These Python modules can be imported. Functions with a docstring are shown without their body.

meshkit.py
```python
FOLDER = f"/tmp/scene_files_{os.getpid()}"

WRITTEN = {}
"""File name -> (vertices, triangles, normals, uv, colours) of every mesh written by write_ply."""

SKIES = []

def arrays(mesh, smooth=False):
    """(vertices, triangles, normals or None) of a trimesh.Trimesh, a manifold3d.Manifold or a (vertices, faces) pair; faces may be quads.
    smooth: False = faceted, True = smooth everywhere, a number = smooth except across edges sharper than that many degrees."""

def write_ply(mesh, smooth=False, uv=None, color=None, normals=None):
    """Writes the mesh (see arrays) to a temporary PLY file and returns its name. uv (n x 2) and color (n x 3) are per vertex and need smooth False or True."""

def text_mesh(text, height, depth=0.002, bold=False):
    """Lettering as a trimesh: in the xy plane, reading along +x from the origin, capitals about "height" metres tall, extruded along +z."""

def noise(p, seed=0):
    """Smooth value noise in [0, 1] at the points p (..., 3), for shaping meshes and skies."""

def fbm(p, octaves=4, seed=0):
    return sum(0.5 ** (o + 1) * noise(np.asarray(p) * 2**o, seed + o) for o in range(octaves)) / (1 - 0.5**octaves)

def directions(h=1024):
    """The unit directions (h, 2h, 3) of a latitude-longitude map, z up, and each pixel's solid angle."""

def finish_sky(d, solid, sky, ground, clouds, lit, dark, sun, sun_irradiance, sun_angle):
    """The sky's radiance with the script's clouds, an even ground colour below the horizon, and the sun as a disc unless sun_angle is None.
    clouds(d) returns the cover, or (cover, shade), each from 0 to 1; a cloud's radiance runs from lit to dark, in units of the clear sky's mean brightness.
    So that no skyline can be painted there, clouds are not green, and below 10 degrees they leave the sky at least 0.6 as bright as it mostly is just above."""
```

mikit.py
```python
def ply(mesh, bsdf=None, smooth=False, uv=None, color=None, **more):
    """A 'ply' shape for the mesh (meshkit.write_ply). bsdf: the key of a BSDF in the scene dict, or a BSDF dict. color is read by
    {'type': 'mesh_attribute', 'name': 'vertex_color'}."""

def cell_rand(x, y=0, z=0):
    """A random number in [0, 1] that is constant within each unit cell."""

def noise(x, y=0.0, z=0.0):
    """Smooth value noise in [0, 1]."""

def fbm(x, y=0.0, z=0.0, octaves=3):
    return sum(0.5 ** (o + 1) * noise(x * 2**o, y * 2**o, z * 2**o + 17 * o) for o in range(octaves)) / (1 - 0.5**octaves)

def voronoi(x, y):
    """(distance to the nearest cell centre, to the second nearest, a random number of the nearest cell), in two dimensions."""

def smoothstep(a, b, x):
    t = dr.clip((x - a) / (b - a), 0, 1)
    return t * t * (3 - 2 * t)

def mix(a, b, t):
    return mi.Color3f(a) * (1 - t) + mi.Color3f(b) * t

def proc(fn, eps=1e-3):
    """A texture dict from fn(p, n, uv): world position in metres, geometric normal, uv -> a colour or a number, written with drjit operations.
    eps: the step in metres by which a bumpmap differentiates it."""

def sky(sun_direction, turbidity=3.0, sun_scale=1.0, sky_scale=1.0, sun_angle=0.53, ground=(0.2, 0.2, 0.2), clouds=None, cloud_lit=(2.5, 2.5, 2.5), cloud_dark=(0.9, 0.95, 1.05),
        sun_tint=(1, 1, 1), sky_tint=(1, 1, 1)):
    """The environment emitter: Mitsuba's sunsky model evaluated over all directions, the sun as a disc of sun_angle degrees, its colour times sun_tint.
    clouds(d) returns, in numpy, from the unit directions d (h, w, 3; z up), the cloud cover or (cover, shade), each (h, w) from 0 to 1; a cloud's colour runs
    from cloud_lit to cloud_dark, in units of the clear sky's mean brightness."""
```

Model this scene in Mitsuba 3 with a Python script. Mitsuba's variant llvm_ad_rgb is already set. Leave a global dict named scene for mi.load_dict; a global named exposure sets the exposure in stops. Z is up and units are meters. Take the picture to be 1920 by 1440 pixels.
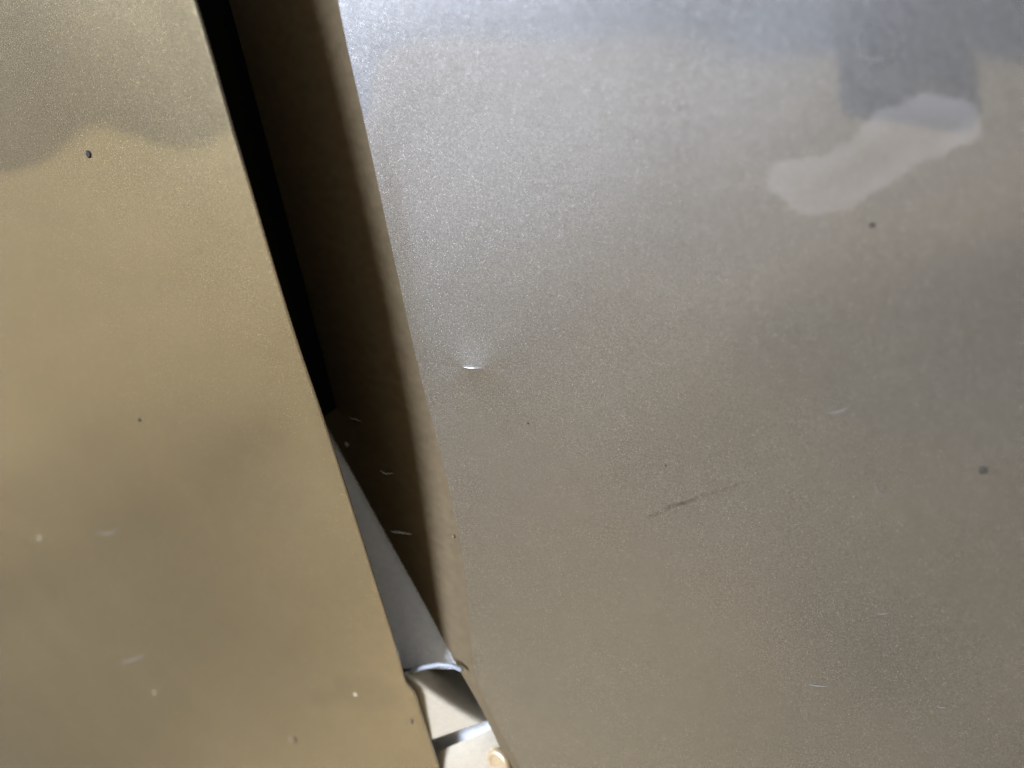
import math, random
import numpy as np, trimesh, drjit as dr, mitsuba as mi, mikit, meshkit
from mikit import proc, noise, fbm, voronoi, cell_rand, smoothstep, mix

rng = np.random.default_rng(7)
random.seed(7)
scene, labels = {}, {}

# ------------------------------------------------------------------ camera, sky, exposure
# All modelling is done in the frame of the right panel: x right, y into the panel, z up along it; the face is y = 0.
# LEAN turns that frame into the world (the panel stands almost upright).
W, H = 1920.0, 1440.0
TAN = math.tan(math.radians(66.0) / 2)
DIST = 0.200                       # the phone's distance from the face
FOOT = (1640.0, 60.0)              # where the camera's perpendicular meets the face
LEAN = math.radians(0.0)
a_, b_ = (FOOT[0] - W / 2) / (W / 2) * TAN, (H / 2 - FOOT[1]) / (W / 2) * TAN
yc = np.array([a_, b_, 1.0]); yc /= np.linalg.norm(yc)
zc = np.array([0, 1.0, 0]) - yc[1] * yc; zc /= np.linalg.norm(zc)
xc = np.cross(yc, zc) * np.array([1, 1, 1])
if xc[0] < 0: xc = -xc
B = np.stack([xc, yc, zc])         # camera frame (right, up, forward) -> panel frame
CAM = np.array([0.0, -DIST, 0.0])
LR = np.array([[1, 0, 0], [0, math.cos(LEAN), -math.sin(LEAN)], [0, math.sin(LEAN), math.cos(LEAN)]])


def world(p):
    return np.asarray(p, float) @ LR.T


def ray(px, py):
    d = B @ np.array([(px - W / 2) / (W / 2) * TAN, (H / 2 - py) / (W / 2) * TAN, 1.0])
    return d


def at(px, py, y=0.0):
    """The point of the plane y = const that the photograph shows at this pixel."""
    d = ray(px, py)
    return CAM + d * ((y - CAM[1]) / d[1])


fwd, up = world(B @ np.array([0, 0, 1.0])), world(B @ np.array([0, 1.0, 0]))
focus = float((at(860, 760) - CAM) @ (B @ np.array([0, 0, 1.0])))
scene['camera'] = {'type': 'thinlens', 'fov': 66.0, 'fov_axis': 'x', 'aperture_radius': 0.0023, 'focus_distance': focus, 'near_clip': 0.005, 'far_clip': 50.0,
                   'to_world': mi.ScalarTransform4f().look_at(origin=list(world(CAM)), target=list(world(CAM) + fwd), up=list(up))}
EL, AZ = math.radians(25), math.radians(-33)          # a veiled sun, low and in front to the left
sun_dir = np.array([math.cos(EL) * math.sin(AZ), -math.cos(EL) * math.cos(AZ), math.sin(EL)])


def overcast(d):
    cover = np.ones(d.shape[:2])
    el = np.clip(d[..., 2], 0, 1)
    return cover, np.clip(1.0 - 1.0 * el ** 0.8, 0, 1)


scene['sky'] = mikit.sky(sun_dir, turbidity=3, sun_scale=1.45, sun_angle=24, ground=(0.45, 0.330, 0.168), clouds=overcast,
                         cloud_lit=(1.5, 1.55, 1.65), cloud_dark=(0.16, 0.17, 0.19), sun_tint=(0.69, 1.02, 2.08))
exposure = 2.25




# ------------------------------------------------------------------ helpers
def rgb(*c):
    return {'type': 'rgb', 'value': list(c)}


def tag(key, label, category=None, group=None):
    labels[key] = {'label': label}
    if category: labels[key]['category'] = category
    if group: labels[key]['group'] = group


def add(key, mesh, bsdf, label=None, category=None, group=None, uv=None, smooth=True):
    v, f = (mesh.vertices, mesh.faces) if hasattr(mesh, 'vertices') else mesh
    scene[key] = mikit.ply((world(v), f), bsdf, smooth=smooth, uv=uv)
    if label: tag(key, label, category, group)
    return key


used = {}


def numbered(name):
    used[name] = used.get(name, -1) + 1
    return name if used[name] == 0 else f'{name}_{used[name]:03d}'


def grid_faces(n, m, flip=False):
    i, j = np.meshgrid(np.arange(n - 1), np.arange(m - 1), indexing='ij')
    q = np.stack([i * m + j, i * m + j + 1, (i + 1) * m + j + 1, (i + 1) * m + j], -1).reshape(-1, 4)
    if flip: q = q[:, ::-1]
    return np.vstack([q[:, [0, 1, 2]], q[:, [0, 2, 3]]])


def curve(points):
    """A smooth x over y through the points (x, y)."""
    from scipy.interpolate import PchipInterpolator
    p = np.array(points, float)
    return PchipInterpolator(p[:, 1], p[:, 0], extrapolate=True)


def bell(x, c, w):
    return np.exp(-0.5 * ((x - c) / w) ** 2)


def chain(points, radii):
    """A continuous limb: hulls of spheres at the joints, added into one solid."""
    import manifold3d as m3
    out = m3.Manifold()
    for (p, q), (a, b) in zip(zip(points[:-1], points[1:]), zip(radii[:-1], radii[1:])):
        out = out + m3.Manifold.batch_hull([m3.Manifold.sphere(a, 24).translate(list(map(float, p))), m3.Manifold.sphere(b, 24).translate(list(map(float, q)))])
    return out


# ------------------------------------------------------------------ materials
FL = 3700.0                                            # flakes per metre


def silver(base, amount, seed, stain_or_reflection=None):
    def colour(p, n, uv):
        d1, d2, c = voronoi(uv.x * FL, uv.y * FL * 1.15)
        k = 0.80 + 0.36 * c + 1.3 * smoothstep(0.955, 1.0, c) * smoothstep(0.6, 0.15, d1)
        w = 0.93 + 0.14 * fbm(uv.x * 24, uv.y * 24, seed) + 0.10 * (noise(uv.x * FL * 0.5, uv.y * FL * 0.5, seed) - 0.5)
        col = mi.Color3f(*base) * (1 + amount * (k - 0.98)) * w
        h = fbm(uv.x * 17, uv.y * 17, seed + 20.0) - 0.5
        col = col * mi.Color3f(1 + 0.05 * h, 1 - 0.01 * h, 1 - 0.05 * h)
        if stain_or_reflection is not None:
            col = stain_or_reflection(uv, col)
        return dr.clip(col, 0, 1)
    return colour


def relief(seed, strength):
    """The tilt of the flakes, in metres of height."""
    def f(p, n, uv):
        return strength * (noise(uv.x * FL * 0.7, uv.y * FL * 0.7, seed) + 0.5 * noise(uv.x * FL * 1.4, uv.y * FL * 1.4, seed + 3))
    return f


def peel(seed, strength):
    """Orange peel of the clear coat."""
    def f(p, n, uv):
        return strength * (noise(uv.x * 1100, uv.y * 1100, seed) + 1.5 * noise(uv.x * 330, uv.y * 330, seed + 9))
    return f


def paint(name, base, amount, seed, rough=0.42, gloss=0.16, stain_or_reflection=None, strength=1.3e-5, orange=1.0e-6):
    scene[name + '_base'] = {'type': 'bumpmap', 'relief': proc(relief(seed, strength), 1e-4), 'scale': 1.0,
                             'bsdf': {'type': 'principled', 'base_color': proc(silver(base, amount, seed, stain_or_reflection)), 'metallic': 0.9, 'roughness': rough}}
    scene[name + '_coat'] = {'type': 'bumpmap', 'relief': proc(peel(seed, orange), 2e-4), 'scale': 1.0,
                             'bsdf': {'type': 'roughconductor', 'alpha': 0.004, 'distribution': 'beckmann', 'material': 'none', 'specular_reflectance': rgb(0.92, 0.92, 0.92)}}
    scene[name] = {'type': 'twosided', 'b': {'type': 'blendbsdf', 'weight': gloss, 'base': {'type': 'ref', 'id': name + '_base'}, 'coat': {'type': 'ref', 'id': name + '_coat'}}}


S0, S1 = at(1212, 973), at(1398, 904)                  # a dark scuff on the right panel
S0, S1 = (float(S0[0]), float(S0[2])), (float(S1[0]), float(S1[2]))


HAND_PATH = []  # points along the hand reflection painted on the right panel
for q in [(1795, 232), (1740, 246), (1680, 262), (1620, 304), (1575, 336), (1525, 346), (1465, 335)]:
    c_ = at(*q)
    HAND_PATH.append((float(c_[0]), float(c_[2])))
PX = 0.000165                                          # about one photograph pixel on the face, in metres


def hand_reflection(uv, col):
    """Mirrored hand painted into the base colour, palest along its lower edge."""
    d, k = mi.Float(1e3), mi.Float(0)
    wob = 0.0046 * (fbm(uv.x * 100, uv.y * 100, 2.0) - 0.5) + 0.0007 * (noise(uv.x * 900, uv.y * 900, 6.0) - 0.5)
    for i, ((x0, y0), (x1, y1), r0, r1) in enumerate(zip(HAND_PATH[:-1], HAND_PATH[1:], (30, 40, 48, 40, 40, 38), (40, 48, 40, 40, 38, 22))):
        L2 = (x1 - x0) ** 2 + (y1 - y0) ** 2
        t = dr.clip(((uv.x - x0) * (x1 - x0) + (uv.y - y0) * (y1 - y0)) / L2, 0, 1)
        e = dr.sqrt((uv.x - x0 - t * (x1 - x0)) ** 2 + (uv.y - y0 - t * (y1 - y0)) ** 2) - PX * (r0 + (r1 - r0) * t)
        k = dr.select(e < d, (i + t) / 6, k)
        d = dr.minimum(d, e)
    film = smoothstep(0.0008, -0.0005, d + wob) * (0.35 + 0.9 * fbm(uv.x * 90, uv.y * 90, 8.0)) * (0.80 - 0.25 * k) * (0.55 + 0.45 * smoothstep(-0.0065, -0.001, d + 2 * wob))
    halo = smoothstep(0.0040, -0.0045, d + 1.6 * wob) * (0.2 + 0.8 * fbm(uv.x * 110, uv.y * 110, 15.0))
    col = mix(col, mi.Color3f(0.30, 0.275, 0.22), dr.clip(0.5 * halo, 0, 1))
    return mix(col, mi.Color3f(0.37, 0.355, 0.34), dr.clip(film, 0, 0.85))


def scuff(uv, col):
    col = hand_reflection(uv, col)
    ex, ey = S1[0] - S0[0], S1[1] - S0[1]
    L = math.hypot(ex, ey)
    ex, ey = ex / L, ey / L
    a = ((uv.x - S0[0]) * ex + (uv.y - S0[1]) * ey) / L
    b = -(uv.x - S0[0]) * ey + (uv.y - S0[1]) * ex + 0.0012 * (noise(a * 7, 3.3, 1.0) - 0.5) - 0.0008 * dr.sin(a * math.pi)
    grit = 0.40 * fbm(uv.x * 900, uv.y * 900, 4.0) + 0.60 * noise(uv.x * 3200, uv.y * 3200, 5.0)
    line = smoothstep(0.0010, 0.0001, dr.abs(b)) * smoothstep(-0.01, 0.03, a) * smoothstep(1.01, 0.9, a)
    t = line * smoothstep(0.36, 0.60, grit + 0.25 * smoothstep(0.25, 0.0, dr.abs(a - 0.38))) * (0.80 - 0.35 * a)
    spot = smoothstep(0.0009, 0.0004, dr.sqrt(dr.square((a - 0.39) * L) + dr.square(b)) + 0.0004 * (grit - 0.5))
    t = dr.maximum(t, spot * 0.9)
    return mix(col, mi.Color3f(0.04, 0.036, 0.03), dr.clip(t, 0, 0.9))


OVAL_PATH = [(float(q[0]), float(q[2])) for q in (at(560, 1352, -0.004), at(640, 1318, -0.004), at(715, 1302, -0.004))]  # axis of the oval reflection painted into the beige paint


def oval_reflection(uv, col):
    """Faint dark reflection painted low on the beige panel."""
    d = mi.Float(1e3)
    for (x0, y0), (x1, y1), r in zip(OVAL_PATH[:-1], OVAL_PATH[1:], (0.0045, 0.0085)):
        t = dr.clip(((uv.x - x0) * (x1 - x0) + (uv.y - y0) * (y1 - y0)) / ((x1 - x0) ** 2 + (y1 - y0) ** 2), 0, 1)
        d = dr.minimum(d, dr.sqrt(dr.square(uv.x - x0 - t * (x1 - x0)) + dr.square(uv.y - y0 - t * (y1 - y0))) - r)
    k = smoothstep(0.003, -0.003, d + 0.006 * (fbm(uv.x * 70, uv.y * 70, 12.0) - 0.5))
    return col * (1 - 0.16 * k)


paint('silver_paint', (0.200, 0.194, 0.180), 1.8, 1, rough=0.42, gloss=0.195, stain_or_reflection=scuff)
paint('champagne_paint', (0.243, 0.188, 0.098), 1.9, 2, rough=0.47, gloss=0.29, stain_or_reflection=oval_reflection)


def plain(name, c, rough=0.6, metallic=0.0, vary=0.25, scale=900.0):
    def f(p, n, uv):
        return dr.clip(mi.Color3f(*c) * (1 - vary / 2 + vary * fbm(p.x * scale, p.y * scale, p.z * scale)), 0, 1)
    scene[name] = {'type': 'twosided', 'b': {'type': 'principled', 'base_color': proc(f), 'roughness': rough, 'metallic': metallic}}


plain('inner_paint', (0.86, 0.86, 0.84), 0.5)
plain('zinc', (0.86, 0.85, 0.82), 0.33, 0.95, 0.1)
scene['gap_black'] = {'type': 'twosided', 'b': {'type': 'diffuse', 'reflectance': rgb(0.008, 0.008, 0.008)}}  # near-black for the added walls that keep the gap dark
plain('white_primer', (0.42, 0.365, 0.27), 0.35)
plain('grey_bead', (0.26, 0.27, 0.28), 0.4)
plain('rubber', (0.05, 0.06, 0.075), 0.5)
plain('brass', (0.55, 0.42, 0.25), 0.4, 0.5)
def flange_colour(p, n, uv):
    return mi.Color3f(0.128, 0.096, 0.055) * (0.85 + 0.3 * fbm(uv.x * 500, uv.y * 500, 3.0))


scene['flange_paint'] = {'type': 'twosided', 'b': {'type': 'diffuse', 'reflectance': proc(flange_colour)}}
plain('dark_grit', (0.035, 0.028, 0.02), 0.8)
plain('brown_grit', (0.16, 0.11, 0.06), 0.8)
plain('pale_grit', (0.48, 0.43, 0.30), 0.8)
plain('lint', (0.16, 0.15, 0.12), 0.9)
plain('bright_lint', (0.62, 0.60, 0.5), 0.9)
plain('phone_shell', (0.22, 0.23, 0.24), 0.35)
plain('lens_black', (0.02, 0.02, 0.02), 0.2)
plain('skin', (0.80, 0.66, 0.60), 0.5, scale=150.0)

# ------------------------------------------------------------------ the ground, which the panels mirror
def ground_colour(p, n, uv):
    w = fbm(p.x * 1.4, p.y * 1.4, 3.0) - 0.5

    def patch(cx, cy, rx, ry):
        return smoothstep(1.5, 0.40, dr.sqrt(dr.square((p.x - cx) / rx) + dr.square((p.y - cy) / ry)) + 0.5 * w)
    dimming = dr.maximum(patch(-1.72, 0.45, 0.98, 1.2), 0.75 * patch(0.95, -2.2, 1.25, 2.0))  # dark patches added to dim what both panels mirror
    return mix((0.45, 0.330, 0.168), (0.13, 0.108, 0.070), 0.85 * dimming) * (1 + 0.25 * w)


scene['ground_earth'] = {'type': 'twosided', 'b': {'type': 'diffuse', 'reflectance': proc(ground_colour)}}
gx = np.linspace(-1, 1, 81); gx = np.sign(gx) * np.abs(gx) ** 3 * 30
gv = np.stack([*np.meshgrid(gx, gx, indexing='ij'), np.zeros((81, 81))], -1)
gv[..., 2] = -1.0 + 0.01 * (meshkit.fbm(gv * 1.5, 3, 4) - 0.5)
add('ground', (gv.reshape(-1, 3), grid_faces(81, 81)), 'ground_earth')
labels['ground'] = {'label': 'tan ground with dark patches added to dim the reflections in both panels', 'kind': 'structure'}

# ------------------------------------------------------------------ right panel
E_R = curve([(560, -500), (634, 0), (690, 260), (742, 500), (792, 720), (838, 900), (872, 1080), (890, 1260), (925, 1345), (975, 1440), (1180, 1900)])
F_R = curve([(170, -500), (300, 0), (400, 300), (520, 600), (600, 775), (668, 900), (728, 1010), (800, 1140), (858, 1250), (903, 1330), (955, 1440), (1160, 1900)])
D0, D1 = at(870, 688), at(916, 690)                    # the ends of the dent's crease


ROLL = 0.0


def face_shape(x, z, u):
    """Depth of the right panel's face: slight warps of the sheet and the sharp outward dent. u: distance from the bent edge."""
    keep = 1 - np.exp(-(u / 0.006) ** 2)
    z0 = at(1400, 90)[2]
    f = 0.40 * (x + 0.030) * (z - z0) * bell(z, z0, 0.035)
    f += 0.0016 * (meshkit.fbm(np.stack([x * 14, 0 * x, z * 14], -1), 2, 5) - 0.5)
    zc = D0[2] + (x - D0[0]) * (D1[2] - D0[2]) / (D1[0] - D0[0])
    dz, L = z - zc, D1[0] - D0[0]
    s = (x - D0[0]) / L
    step = lambda a, b, v: np.clip((v - a) / (b - a), 0, 1) ** 2 * (3 - 2 * np.clip((v - a) / (b - a), 0, 1))
    blade = step(-0.12, 0.10, s) * (1 - 0.75 * step(0.15, 1.0, s)) * (1 - step(0.88, 1.08, s))
    f -= 0.00018 * blade * np.exp(-np.abs(dz) / np.where(dz > 0, 0.00034, 0.00030))
    spread = 0.55 * L + 0.55 * np.abs(dz)
    f -= 0.00095 * bell(x, D0[0] + 0.50 * L, spread) * np.exp(-np.sqrt(dz ** 2 + 0.0012 ** 2) / np.where(dz > 0, 0.0065, 0.0045))
    return f * keep + ROLL * np.clip(1 - u / 0.0024, 0, 1) ** 2


rows = np.unique(np.concatenate([np.linspace(-500, 1900, 480), np.linspace(560, 780, 220), np.linspace(676, 700, 130)]))
cols = np.unique(np.concatenate([np.linspace(0, 0.003, 24), np.linspace(0, 1, 40) ** 2 * 0.014, np.linspace(0.014, 0.42, 420), np.linspace(0.008, 0.040, 260)]))
P = np.array([at(E_R(r), r, ROLL) for r in rows])
V = P[:, None, :] + cols[None, :, None] * np.array([1.0, 0, 0])
V[..., 1] = face_shape(V[..., 0], V[..., 2], np.broadcast_to(cols[None, :], V.shape[:2]))
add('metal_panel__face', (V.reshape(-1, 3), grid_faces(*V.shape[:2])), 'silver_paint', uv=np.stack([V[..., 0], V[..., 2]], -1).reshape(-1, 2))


def flange_depth(r, s):
    """Steep right from the bend near the top, an open bevel first further down."""
    c = np.interp(r, [-500, 550, 900, 1300], [0.42, 0.40, 0.28, 0.20])
    return ROLL + 0.050 * np.maximum(E_R(r) - F_R(r), 1) / 300 * (c * s + (1 - c) * s ** 2.2)


ts = np.linspace(0, 1, 60)
G = np.array([[at(E_R(r) + (F_R(r) - E_R(r)) * s, r, flange_depth(r, s)) for s in ts] for r in np.linspace(-500, 1900, 360)])
add('metal_panel__flange', (G.reshape(-1, 3), grid_faces(*G.shape[:2], flip=True)), 'flange_paint', uv=np.stack([G[..., 0] + G[..., 1], G[..., 2]], -1).reshape(-1, 2))
tag('metal_panel__flange', 'dark brownish return flange bent back into the gap')
tag('metal_panel', 'silver grey metal panel with a small sharp dent, right of the gap', 'metal panel')

# ------------------------------------------------------------------ left panel
E_L = curve([(180, -500), (360, 0), (440, 270), (552, 640), (600, 780), (690, 1060), (748, 1245), (757, 1278), (772, 1296), (787, 1340), (820, 1440), (960, 1900)])
YL, YAW = -0.028, math.radians(8)
LN = np.array([-math.sin(YAW), -math.cos(YAW), 0.0])
LEFTWARD = np.array([-math.cos(YAW), math.sin(YAW), 0.0])
L0 = at(500, 560, YL)
Z1 = at(540, 640, YL)[2]


def left_y(x, z):
    """The left panel stands off the right one and draws in towards it below."""
    return YL - math.tan(YAW) * (x - L0[0]) + 0.148 * 0.5 * (np.sqrt((z - Z1) ** 2 + 0.03 ** 2) - (z - Z1)) - 0.001


def left_at(px, py):
    p = at(px, py, YL)
    for _ in range(30):
        p = at(px, py, float(left_y(p[0], p[2])))
    return p


def crown(u):
    """How far the left panel falls away from its flat plane at the distance u from its edge."""
    return 0.05 * (np.sqrt(u ** 2 + 0.06 ** 2) - 0.06)


def left_shape(x, z, u):
    keep = 1 - np.exp(-(u / 0.01) ** 2)
    c, e, g = left_at(150, 240), left_at(410, 280), left_at(20, 330)
    f = -0.026 * (z - c[2]) * bell(x, c[0], 0.020) * bell(z, c[2], 0.022)
    f += 0.012 * (z - e[2]) * bell(x, e[0], 0.020) * bell(z, e[2], 0.02)
    f += 0.0014 * (meshkit.fbm(np.stack([x * 12, 0 * x, z * 12], -1), 2, 8) - 0.5)
    return f * keep


rl = np.unique(np.concatenate([np.linspace(-500, 1900, 480), np.linspace(1220, 1360, 120)]))
uu = (np.linspace(0.0, 1, 320) ** 1.6 * 1.8)[::-1]
R = 0.0006
LV = []
for r in rl:
    p = left_at(E_L(r), r)
    q = p + uu[:, None] * LEFTWARD
    q = q + (left_shape(q[:, 0], q[:, 2], uu) - 0)[:, None] * np.array([0, 1.0, 0]) - crown(uu)[:, None] * LN
    k = np.linspace(0, math.pi, 16)[1:]
    hem = p + np.stack([R * np.sin(k), R * (1 - np.cos(k)), 0 * k], -1)
    LV.append(np.vstack([q, hem, hem[-1] + 0.02 * LEFTWARD]))
LV = np.array(LV)
down = LV[-1, len(uu)] - LV[-12, len(uu)]
LV = np.concatenate([LV, LV[-1][None] + np.linspace(0.02, 0.40, 20)[:, None, None] * down / np.linalg.norm(down)])
nf = len(uu)
luv = np.stack([LV[..., 0], LV[..., 2]], -1)
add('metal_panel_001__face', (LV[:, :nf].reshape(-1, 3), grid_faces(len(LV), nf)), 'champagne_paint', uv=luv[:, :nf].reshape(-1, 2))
HV = LV[:, nf - 1:]
add('metal_panel_001__rolled_edge', (HV.reshape(-1, 3), grid_faces(*HV.shape[:2])), 'champagne_paint', uv=(luv[:, nf - 1:] + HV[..., 1:2]).reshape(-1, 2))
rw = np.array([[left_at(E_L(r), r) + 0.034 * LEFTWARD + np.array([0, y, 0]) for y in (0.004, 0.19)] for r in np.linspace(-500, 880, 110)])  # black wall added behind the edge to block light from the left
add('metal_panel_001__added_blocker', (rw.reshape(-1, 3), grid_faces(*rw.shape[:2])), 'gap_black')
tag('metal_panel_001', 'beige champagne metal panel with a straight rolled edge, left of the gap', 'metal panel')
used['metal_panel'] = 1

# ------------------------------------------------------------------ inner frame behind the gap
q = np.array([[-0.6, 0.20, -0.99], [1.4, 0.20, -0.99], [1.4, 0.20, 1.2], [-0.6, 0.20, 1.2]])  # black backing added to shut outside light out of the gap
add('inner_frame__added_backing', (q, np.array([[0, 1, 2], [0, 2, 3]])), 'gap_black', smooth=False)


def strip(p0, p1, left, right, depth, n=60, m=40):
    """A sheet between two image lines left(py) and right(py), at depth(py, v), v running from left to right."""
    out = []
    for r in np.linspace(p0, p1, n):
        out.append([at(left(r) + (right(r) - left(r)) * v, r, depth(r, v)) for v in np.linspace(0, 1, m)])
    return np.array(out)


web = strip(700, 1254, lambda r: E_L(r) - 160, lambda r: F_R(r) + 14, lambda r, v: flange_depth(r, 1.0) + 0.0016 + 0.003 * v ** 4)
add('inner_frame__web', (web.reshape(-1, 3), grid_faces(*web.shape[:2], flip=True)), 'inner_paint', uv=np.stack([web[..., 0], web[..., 2]], -1).reshape(-1, 2))
tag('inner_frame', 'grey inner frame seen deep in the gap between the two panels', 'frame')

# ------------------------------------------------------------------ latch bracket at the bottom of the gap
def bracket(pts, depth, thick=0.004):
    """A plate whose outline is given in the photograph's pixels, at a depth, with its own thickness."""
    n = len(pts)
    d = depth if callable(depth) else (lambda x, y: depth)
    f = np.array([at(x, y, d(x, y)) for x, y in pts])
    v = np.vstack([f, f + np.array([0, thick, 0])])
    from shapely.geometry import Polygon
    import mapbox_earcut as me
    tri = me.triangulate_float64(np.array(pts, float), np.array([n], np.uint32)).reshape(-1, 3).astype(int)
    sides = np.array([[i, (i + 1) % n, n + (i + 1) % n] for i in range(n)] + [[i, n + (i + 1) % n, n + i] for i in range(n)])
    return trimesh.Trimesh(v, np.vstack([tri, tri[:, ::-1] + n, sides]), process=False)


def plate(left, right, slope, near, fall, start, n=70, m=70):
    """A bent metal sheet: leaning back by slope towards its top, its right side bent away from start(q) on."""
    out = np.zeros((n, m, 3))
    for i, q in enumerate(np.linspace(0, 1, n)):
        for j, v in enumerate(np.linspace(0, 1, m)):
            x0, y0 = left(q)
            x1, y1 = right(q)
            bend = max(0.0, v - start(q)) ** 2 / (max(0.0, v - start(q)) + 0.25)
            out[i, j] = at(x0 + (x1 - x0) * v, y0 + (y1 - y0) * v, near + slope * (1 - q) + fall * bend + 0.0016 * (max(0.0, 0.14 - q) / 0.14) ** 2)
    v = out.reshape(-1, 3)
    return trimesh.Trimesh(v, grid_faces(n, m, flip=True), process=False)


add('latch_bracket__upper_plate', plate(lambda q: (744 + 49 * q, 1262 + 130 * q), lambda q: (880 + 56 * q, 1238 + 105 * q), -0.0032, -0.0008, 0.050, lambda q: 0.05 + 0.62 * q), 'white_primer')
add('latch_bracket__groove', plate(lambda q: (760, 1365 + 100 * q), lambda q: (985, 1295 + 90 * q), 0.0, 0.0105, 0.0, lambda q: 1.0), 'inner_paint')
add('latch_bracket__lower_plate', plate(lambda q: (796 + 100 * q, 1420 + 300 * q), lambda q: (950 + 150 * q, 1354 + 300 * q), 0.0, 0.0030, 0.020, lambda q: 0.55 + 0.2 * q), 'white_primer')
bead = chain([at(px, py, -0.0012) for px, py in [(722, 1283), (758, 1266), (790, 1252), (825, 1246), (848, 1248), (864, 1255)]], [0.0009] * 6).to_mesh()
add('latch_bracket__bead', (np.array(bead.vert_properties[:, :3]), np.array(bead.tri_verts)), 'grey_bead', uv=np.array(bead.vert_properties[:, [0, 2]]))
c = at(936, 1430, 0.0024)
ring = trimesh.creation.torus(0.0042, 0.0016, major_sections=40, minor_sections=16)
ring.apply_transform(trimesh.geometry.align_vectors([0, 0, 1], [-0.25, -0.95, 0.2])); ring.apply_translation(c)
add('latch_bracket__bolt', ring, 'brass')
stud = trimesh.creation.cylinder(0.0035, 0.004, sections=6)
stud.apply_transform(trimesh.geometry.align_vectors([0, 0, 1], [-0.25, -0.95, 0.2])); stud.apply_translation(c + np.array([0, 0.001, 0]))
add('latch_bracket__bolt__head', stud, 'brass', smooth=False)
tag('latch_bracket', 'bright bent metal latch bracket at the bottom of the gap', 'bracket')

# ------------------------------------------------------------------ the phone and the hand that hold the camera, seen mirrored in the right panel
r_, u_, f_ = B[:, 0], B[:, 1], B[:, 2]


def held(x, y, z):
    """A point in the phone's frame: right, up, away from the panel."""
    return CAM + x * r_ + y * u_ - z * f_


def rounded_slab(x0, x1, y0, y1, z0, z1, rad):
    from shapely.geometry import box
    p = trimesh.creation.extrude_polygon(box(x0 + rad, y0 + rad, x1 - rad, y1 - rad).buffer(rad, 12), z1 - z0)
    v = p.vertices + [0, 0, z0]
    return np.array([held(*q) for q in v]), np.array(p.faces)


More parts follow.
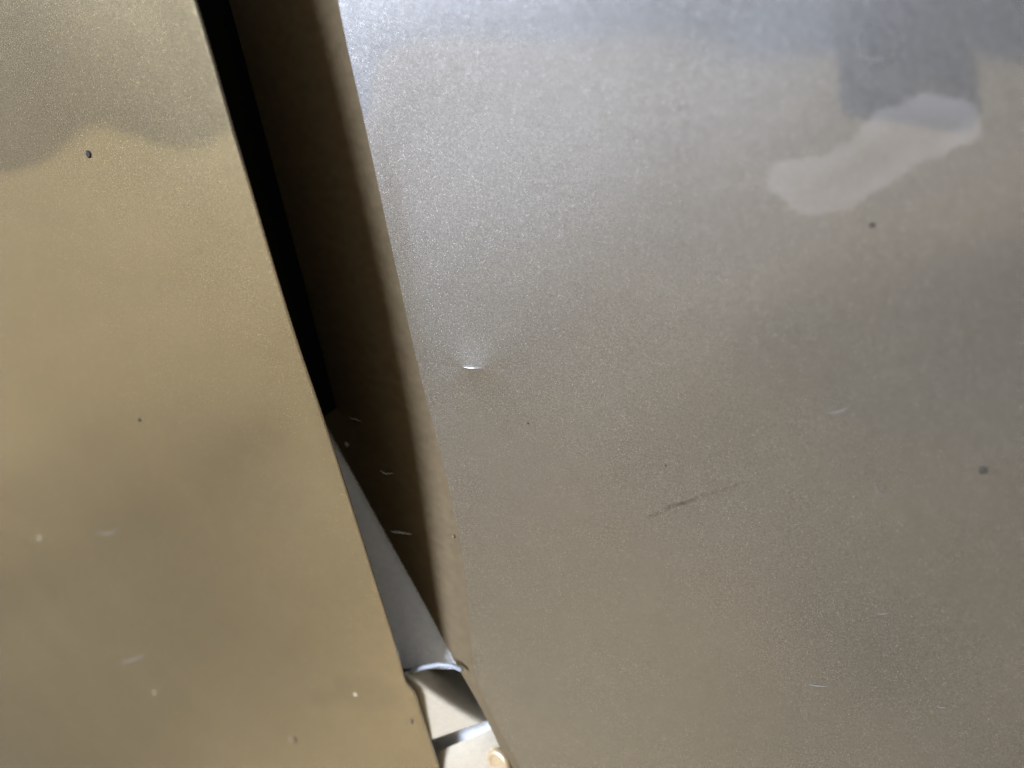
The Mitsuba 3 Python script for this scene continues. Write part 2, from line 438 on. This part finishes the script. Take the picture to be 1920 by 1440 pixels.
add('phone__shell', rounded_slab(-0.025, 0.035, -0.041, 0.100, 0.0035, 0.0115, 0.010), 'phone_shell', smooth=30)
lens = trimesh.creation.annulus(0.0050, 0.0065, 0.003, sections=40)
add('phone__lens_ring', (np.array([held(x, y, z + 0.0018) for x, y, z in lens.vertices]), np.array(lens.faces)), 'lens_black', smooth=30)
tag('phone', 'grey phone taking the picture, its rounded corner mirrored in the right panel', 'phone')


# ------------------------------------------------------------------ specks of dirt and lint on the panels
from scipy.spatial import cKDTree


class Sheet:
    def __init__(self, grid):
        self.g = grid
        c = (grid.reshape(-1, 3) - CAM) @ B
        with np.errstate(all='ignore'):
            px = np.stack([W / 2 + c[:, 0] / c[:, 2] / TAN * W / 2, H / 2 - c[:, 1] / c[:, 2] / TAN * W / 2], 1)
        px[c[:, 2] < 0.02] = 1e6
        self.tree = cKDTree(np.nan_to_num(px, nan=1e6))

    def on(self, px, py):
        """The point of the sheet at this pixel of the photograph, and its normal towards the camera."""
        k = self.tree.query([px, py])[1]
        i, j = np.clip(divmod(k, self.g.shape[1]), 2, np.array(self.g.shape[:2]) - 3)
        n = np.cross(self.g[i + 2, j] - self.g[i - 2, j], self.g[i, j + 2] - self.g[i, j - 2])
        n /= np.linalg.norm(n)
        d = ray(px, py)
        if n @ d > 0: n = -n
        p = CAM + d * (((self.g[i, j] - CAM) @ n) / (d @ n))
        return p, n, np.linalg.norm(p - CAM) * TAN / (W / 2)


RIGHT, FLANGE, LEFT = Sheet(V), Sheet(G), Sheet(LV[:, :nf])


def speck(sheet, px, py, r, mat, label, stretch=1.0):
    p, n, m = sheet.on(px, py)
    m *= 0.88
    b = trimesh.creation.icosphere(3)
    k = rng.uniform(0, 50, 3)
    v = b.vertices * (0.72 + 0.5 * meshkit.fbm(b.vertices * 1.4 + k, 3))[:, None]
    v = v * [stretch, 1, 0.55] * r * m
    a = rng.uniform(-0.5, 0.5)
    v = v @ np.array([[math.cos(a), math.sin(a), 0], [-math.sin(a), math.cos(a), 0], [0, 0, 1]])
    t = np.cross(B[:, 1], n); t /= np.linalg.norm(t)
    v = v[:, :1] * t + v[:, 1:2] * np.cross(n, t) + v[:, 2:] * n
    add(numbered('dirt_speck'), trimesh.Trimesh(v + p + 0.15 * r * m * n, b.faces), mat, label, 'dirt speck', 'dirt specks on the panels')


def fibre(sheet, pts, r, label, mat='lint'):
    q = np.array([np.interp(np.linspace(0, len(pts) - 1, 24), range(len(pts)), np.array(pts, float)[:, i]) for i in (0, 1)]).T
    q[1:-1] = (q[:-2] + q[1:-1] * 2 + q[2:]) / 4
    hits = [sheet.on(*x) for x in q]
    m = hits[0][2] * 0.62
    c = np.array([h[0] + h[1] * r * m * (0.6 + 0.5 * math.sin(math.pi * i / 23)) for i, h in enumerate(hits)])
    t = np.gradient(c, axis=0); t /= np.linalg.norm(t, axis=1, keepdims=True)
    n = np.array([h[1] for h in hits]); s_ = np.cross(t, n)
    rad = r * m * (0.35 + 0.65 * np.sin(np.linspace(0.15, math.pi - 0.15, 24))) * (0.8 + 0.4 * rng.random(24))
    ang = np.linspace(0, 2 * math.pi, 9)[:-1]
    v = c[:, None] + rad[:, None, None] * (np.cos(ang)[None, :, None] * s_[:, None] + np.sin(ang)[None, :, None] * n[:, None])
    v = np.concatenate([v, v[:, :1]], 1)
    add(numbered('lint_fibre'), (v.reshape(-1, 3), grid_faces(24, 9)), mat, label, 'lint', 'lint fibres on the panels')


speck(LEFT, 167, 289, 7.0, 'dark_grit', 'round black dirt speck at the upper left of the beige panel')
speck(LEFT, 262, 787, 4.0, 'dark_grit', 'tiny dark oval speck halfway down the beige panel', 1.3)
speck(LEFT, 550, 1385, 8.0, 'brown_grit', 'brown dirt speck near the bottom of the beige panel')
speck(LEFT, 117, 1114, 3.6, 'brown_grit', 'faint brown speck at the lower left edge of the beige panel')
speck(LEFT, 437, 1391, 3.5, 'brown_grit', 'faint brown speck left of the brown one, bottom of the beige panel')
speck(LEFT, 75, 1008, 3.8, 'pale_grit', 'pale yellow crumb at the far left of the beige panel')
speck(LEFT, 290, 1298, 3.3, 'pale_grit', 'whitish crumb low on the beige panel, left of centre')
speck(LEFT, 667, 1302, 3.6, 'pale_grit', 'whitish crumb low on the beige panel near its edge', 1.3)
speck(LEFT, 770, 1352, 6.0, 'brown_grit', 'brown dirt smudge right at the lower edge of the beige panel')
speck(RIGHT, 1635, 422, 5.5, 'dark_grit', 'small dark speck at the upper right of the silver panel')
speck(RIGHT, 1843, 882, 7.5, 'dark_grit', 'black round dirt speck at the right side of the silver panel')
speck(RIGHT, 1248, 873, 2.6, 'dark_grit', 'tiny dark speck just above the scuff on the silver panel')
speck(RIGHT, 990, 794, 2.4, 'dark_grit', 'tiny dark speck below and right of the dent')
speck(RIGHT, 850, 1006, 3.5, 'brown_grit', 'brown speck at the bent edge of the silver panel')
speck(FLANGE, 651, 833, 5.0, 'pale_grit', 'yellowish crumb in the dark gap above the frame', 1.5)
fibre(FLANGE, [(735, 996), (750, 997), (772, 1001)], 3.0, 'bright lint fibre in the dark gap, lowest of the three', 'bright_lint')
fibre(FLANGE, [(714, 882), (724, 888), (738, 887)], 1.8, 'curved lint fibre in the middle of the dark gap', 'bright_lint')
fibre(FLANGE, [(655, 783), (668, 786), (678, 790)], 1.3, 'faint lint fibre in the dark gap, topmost of the three', 'bright_lint')
fibre(RIGHT, [(1538, 768), (1555, 774), (1575, 772), (1588, 763)], 1.6, 'pale curved lint fibre at the right, above the hooked one')
fibre(RIGHT, [(1638, 905), (1645, 918), (1655, 928), (1668, 931)], 1.9, 'pale hooked lint fibre left of the black speck')
fibre(RIGHT, [(1517, 1283), (1533, 1285), (1550, 1287)], 1.9, 'straight pale lint fibre low on the silver panel')
fibre(RIGHT, [(1756, 1322), (1764, 1326), (1772, 1326)], 1.6, 'short pale lint fibre at the lower right of the silver panel')
fibre(RIGHT, [(1552, 866), (1560, 870), (1568, 873)], 1.6, 'short pale lint fibre between the two curved ones')
fibre(RIGHT, [(1640, 1148), (1652, 1151), (1664, 1150)], 1.4, 'short pale lint fibre at the lower right, above the shortest one')
fibre(LEFT, [(228, 1241), (245, 1238), (262, 1233), (272, 1226)], 1.4, 'pale lint streak low on the beige panel')
fibre(LEFT, [(182, 996), (200, 1002), (216, 996), (224, 986)], 1.2, 'pale curled lint fibre right of the yellow crumb')
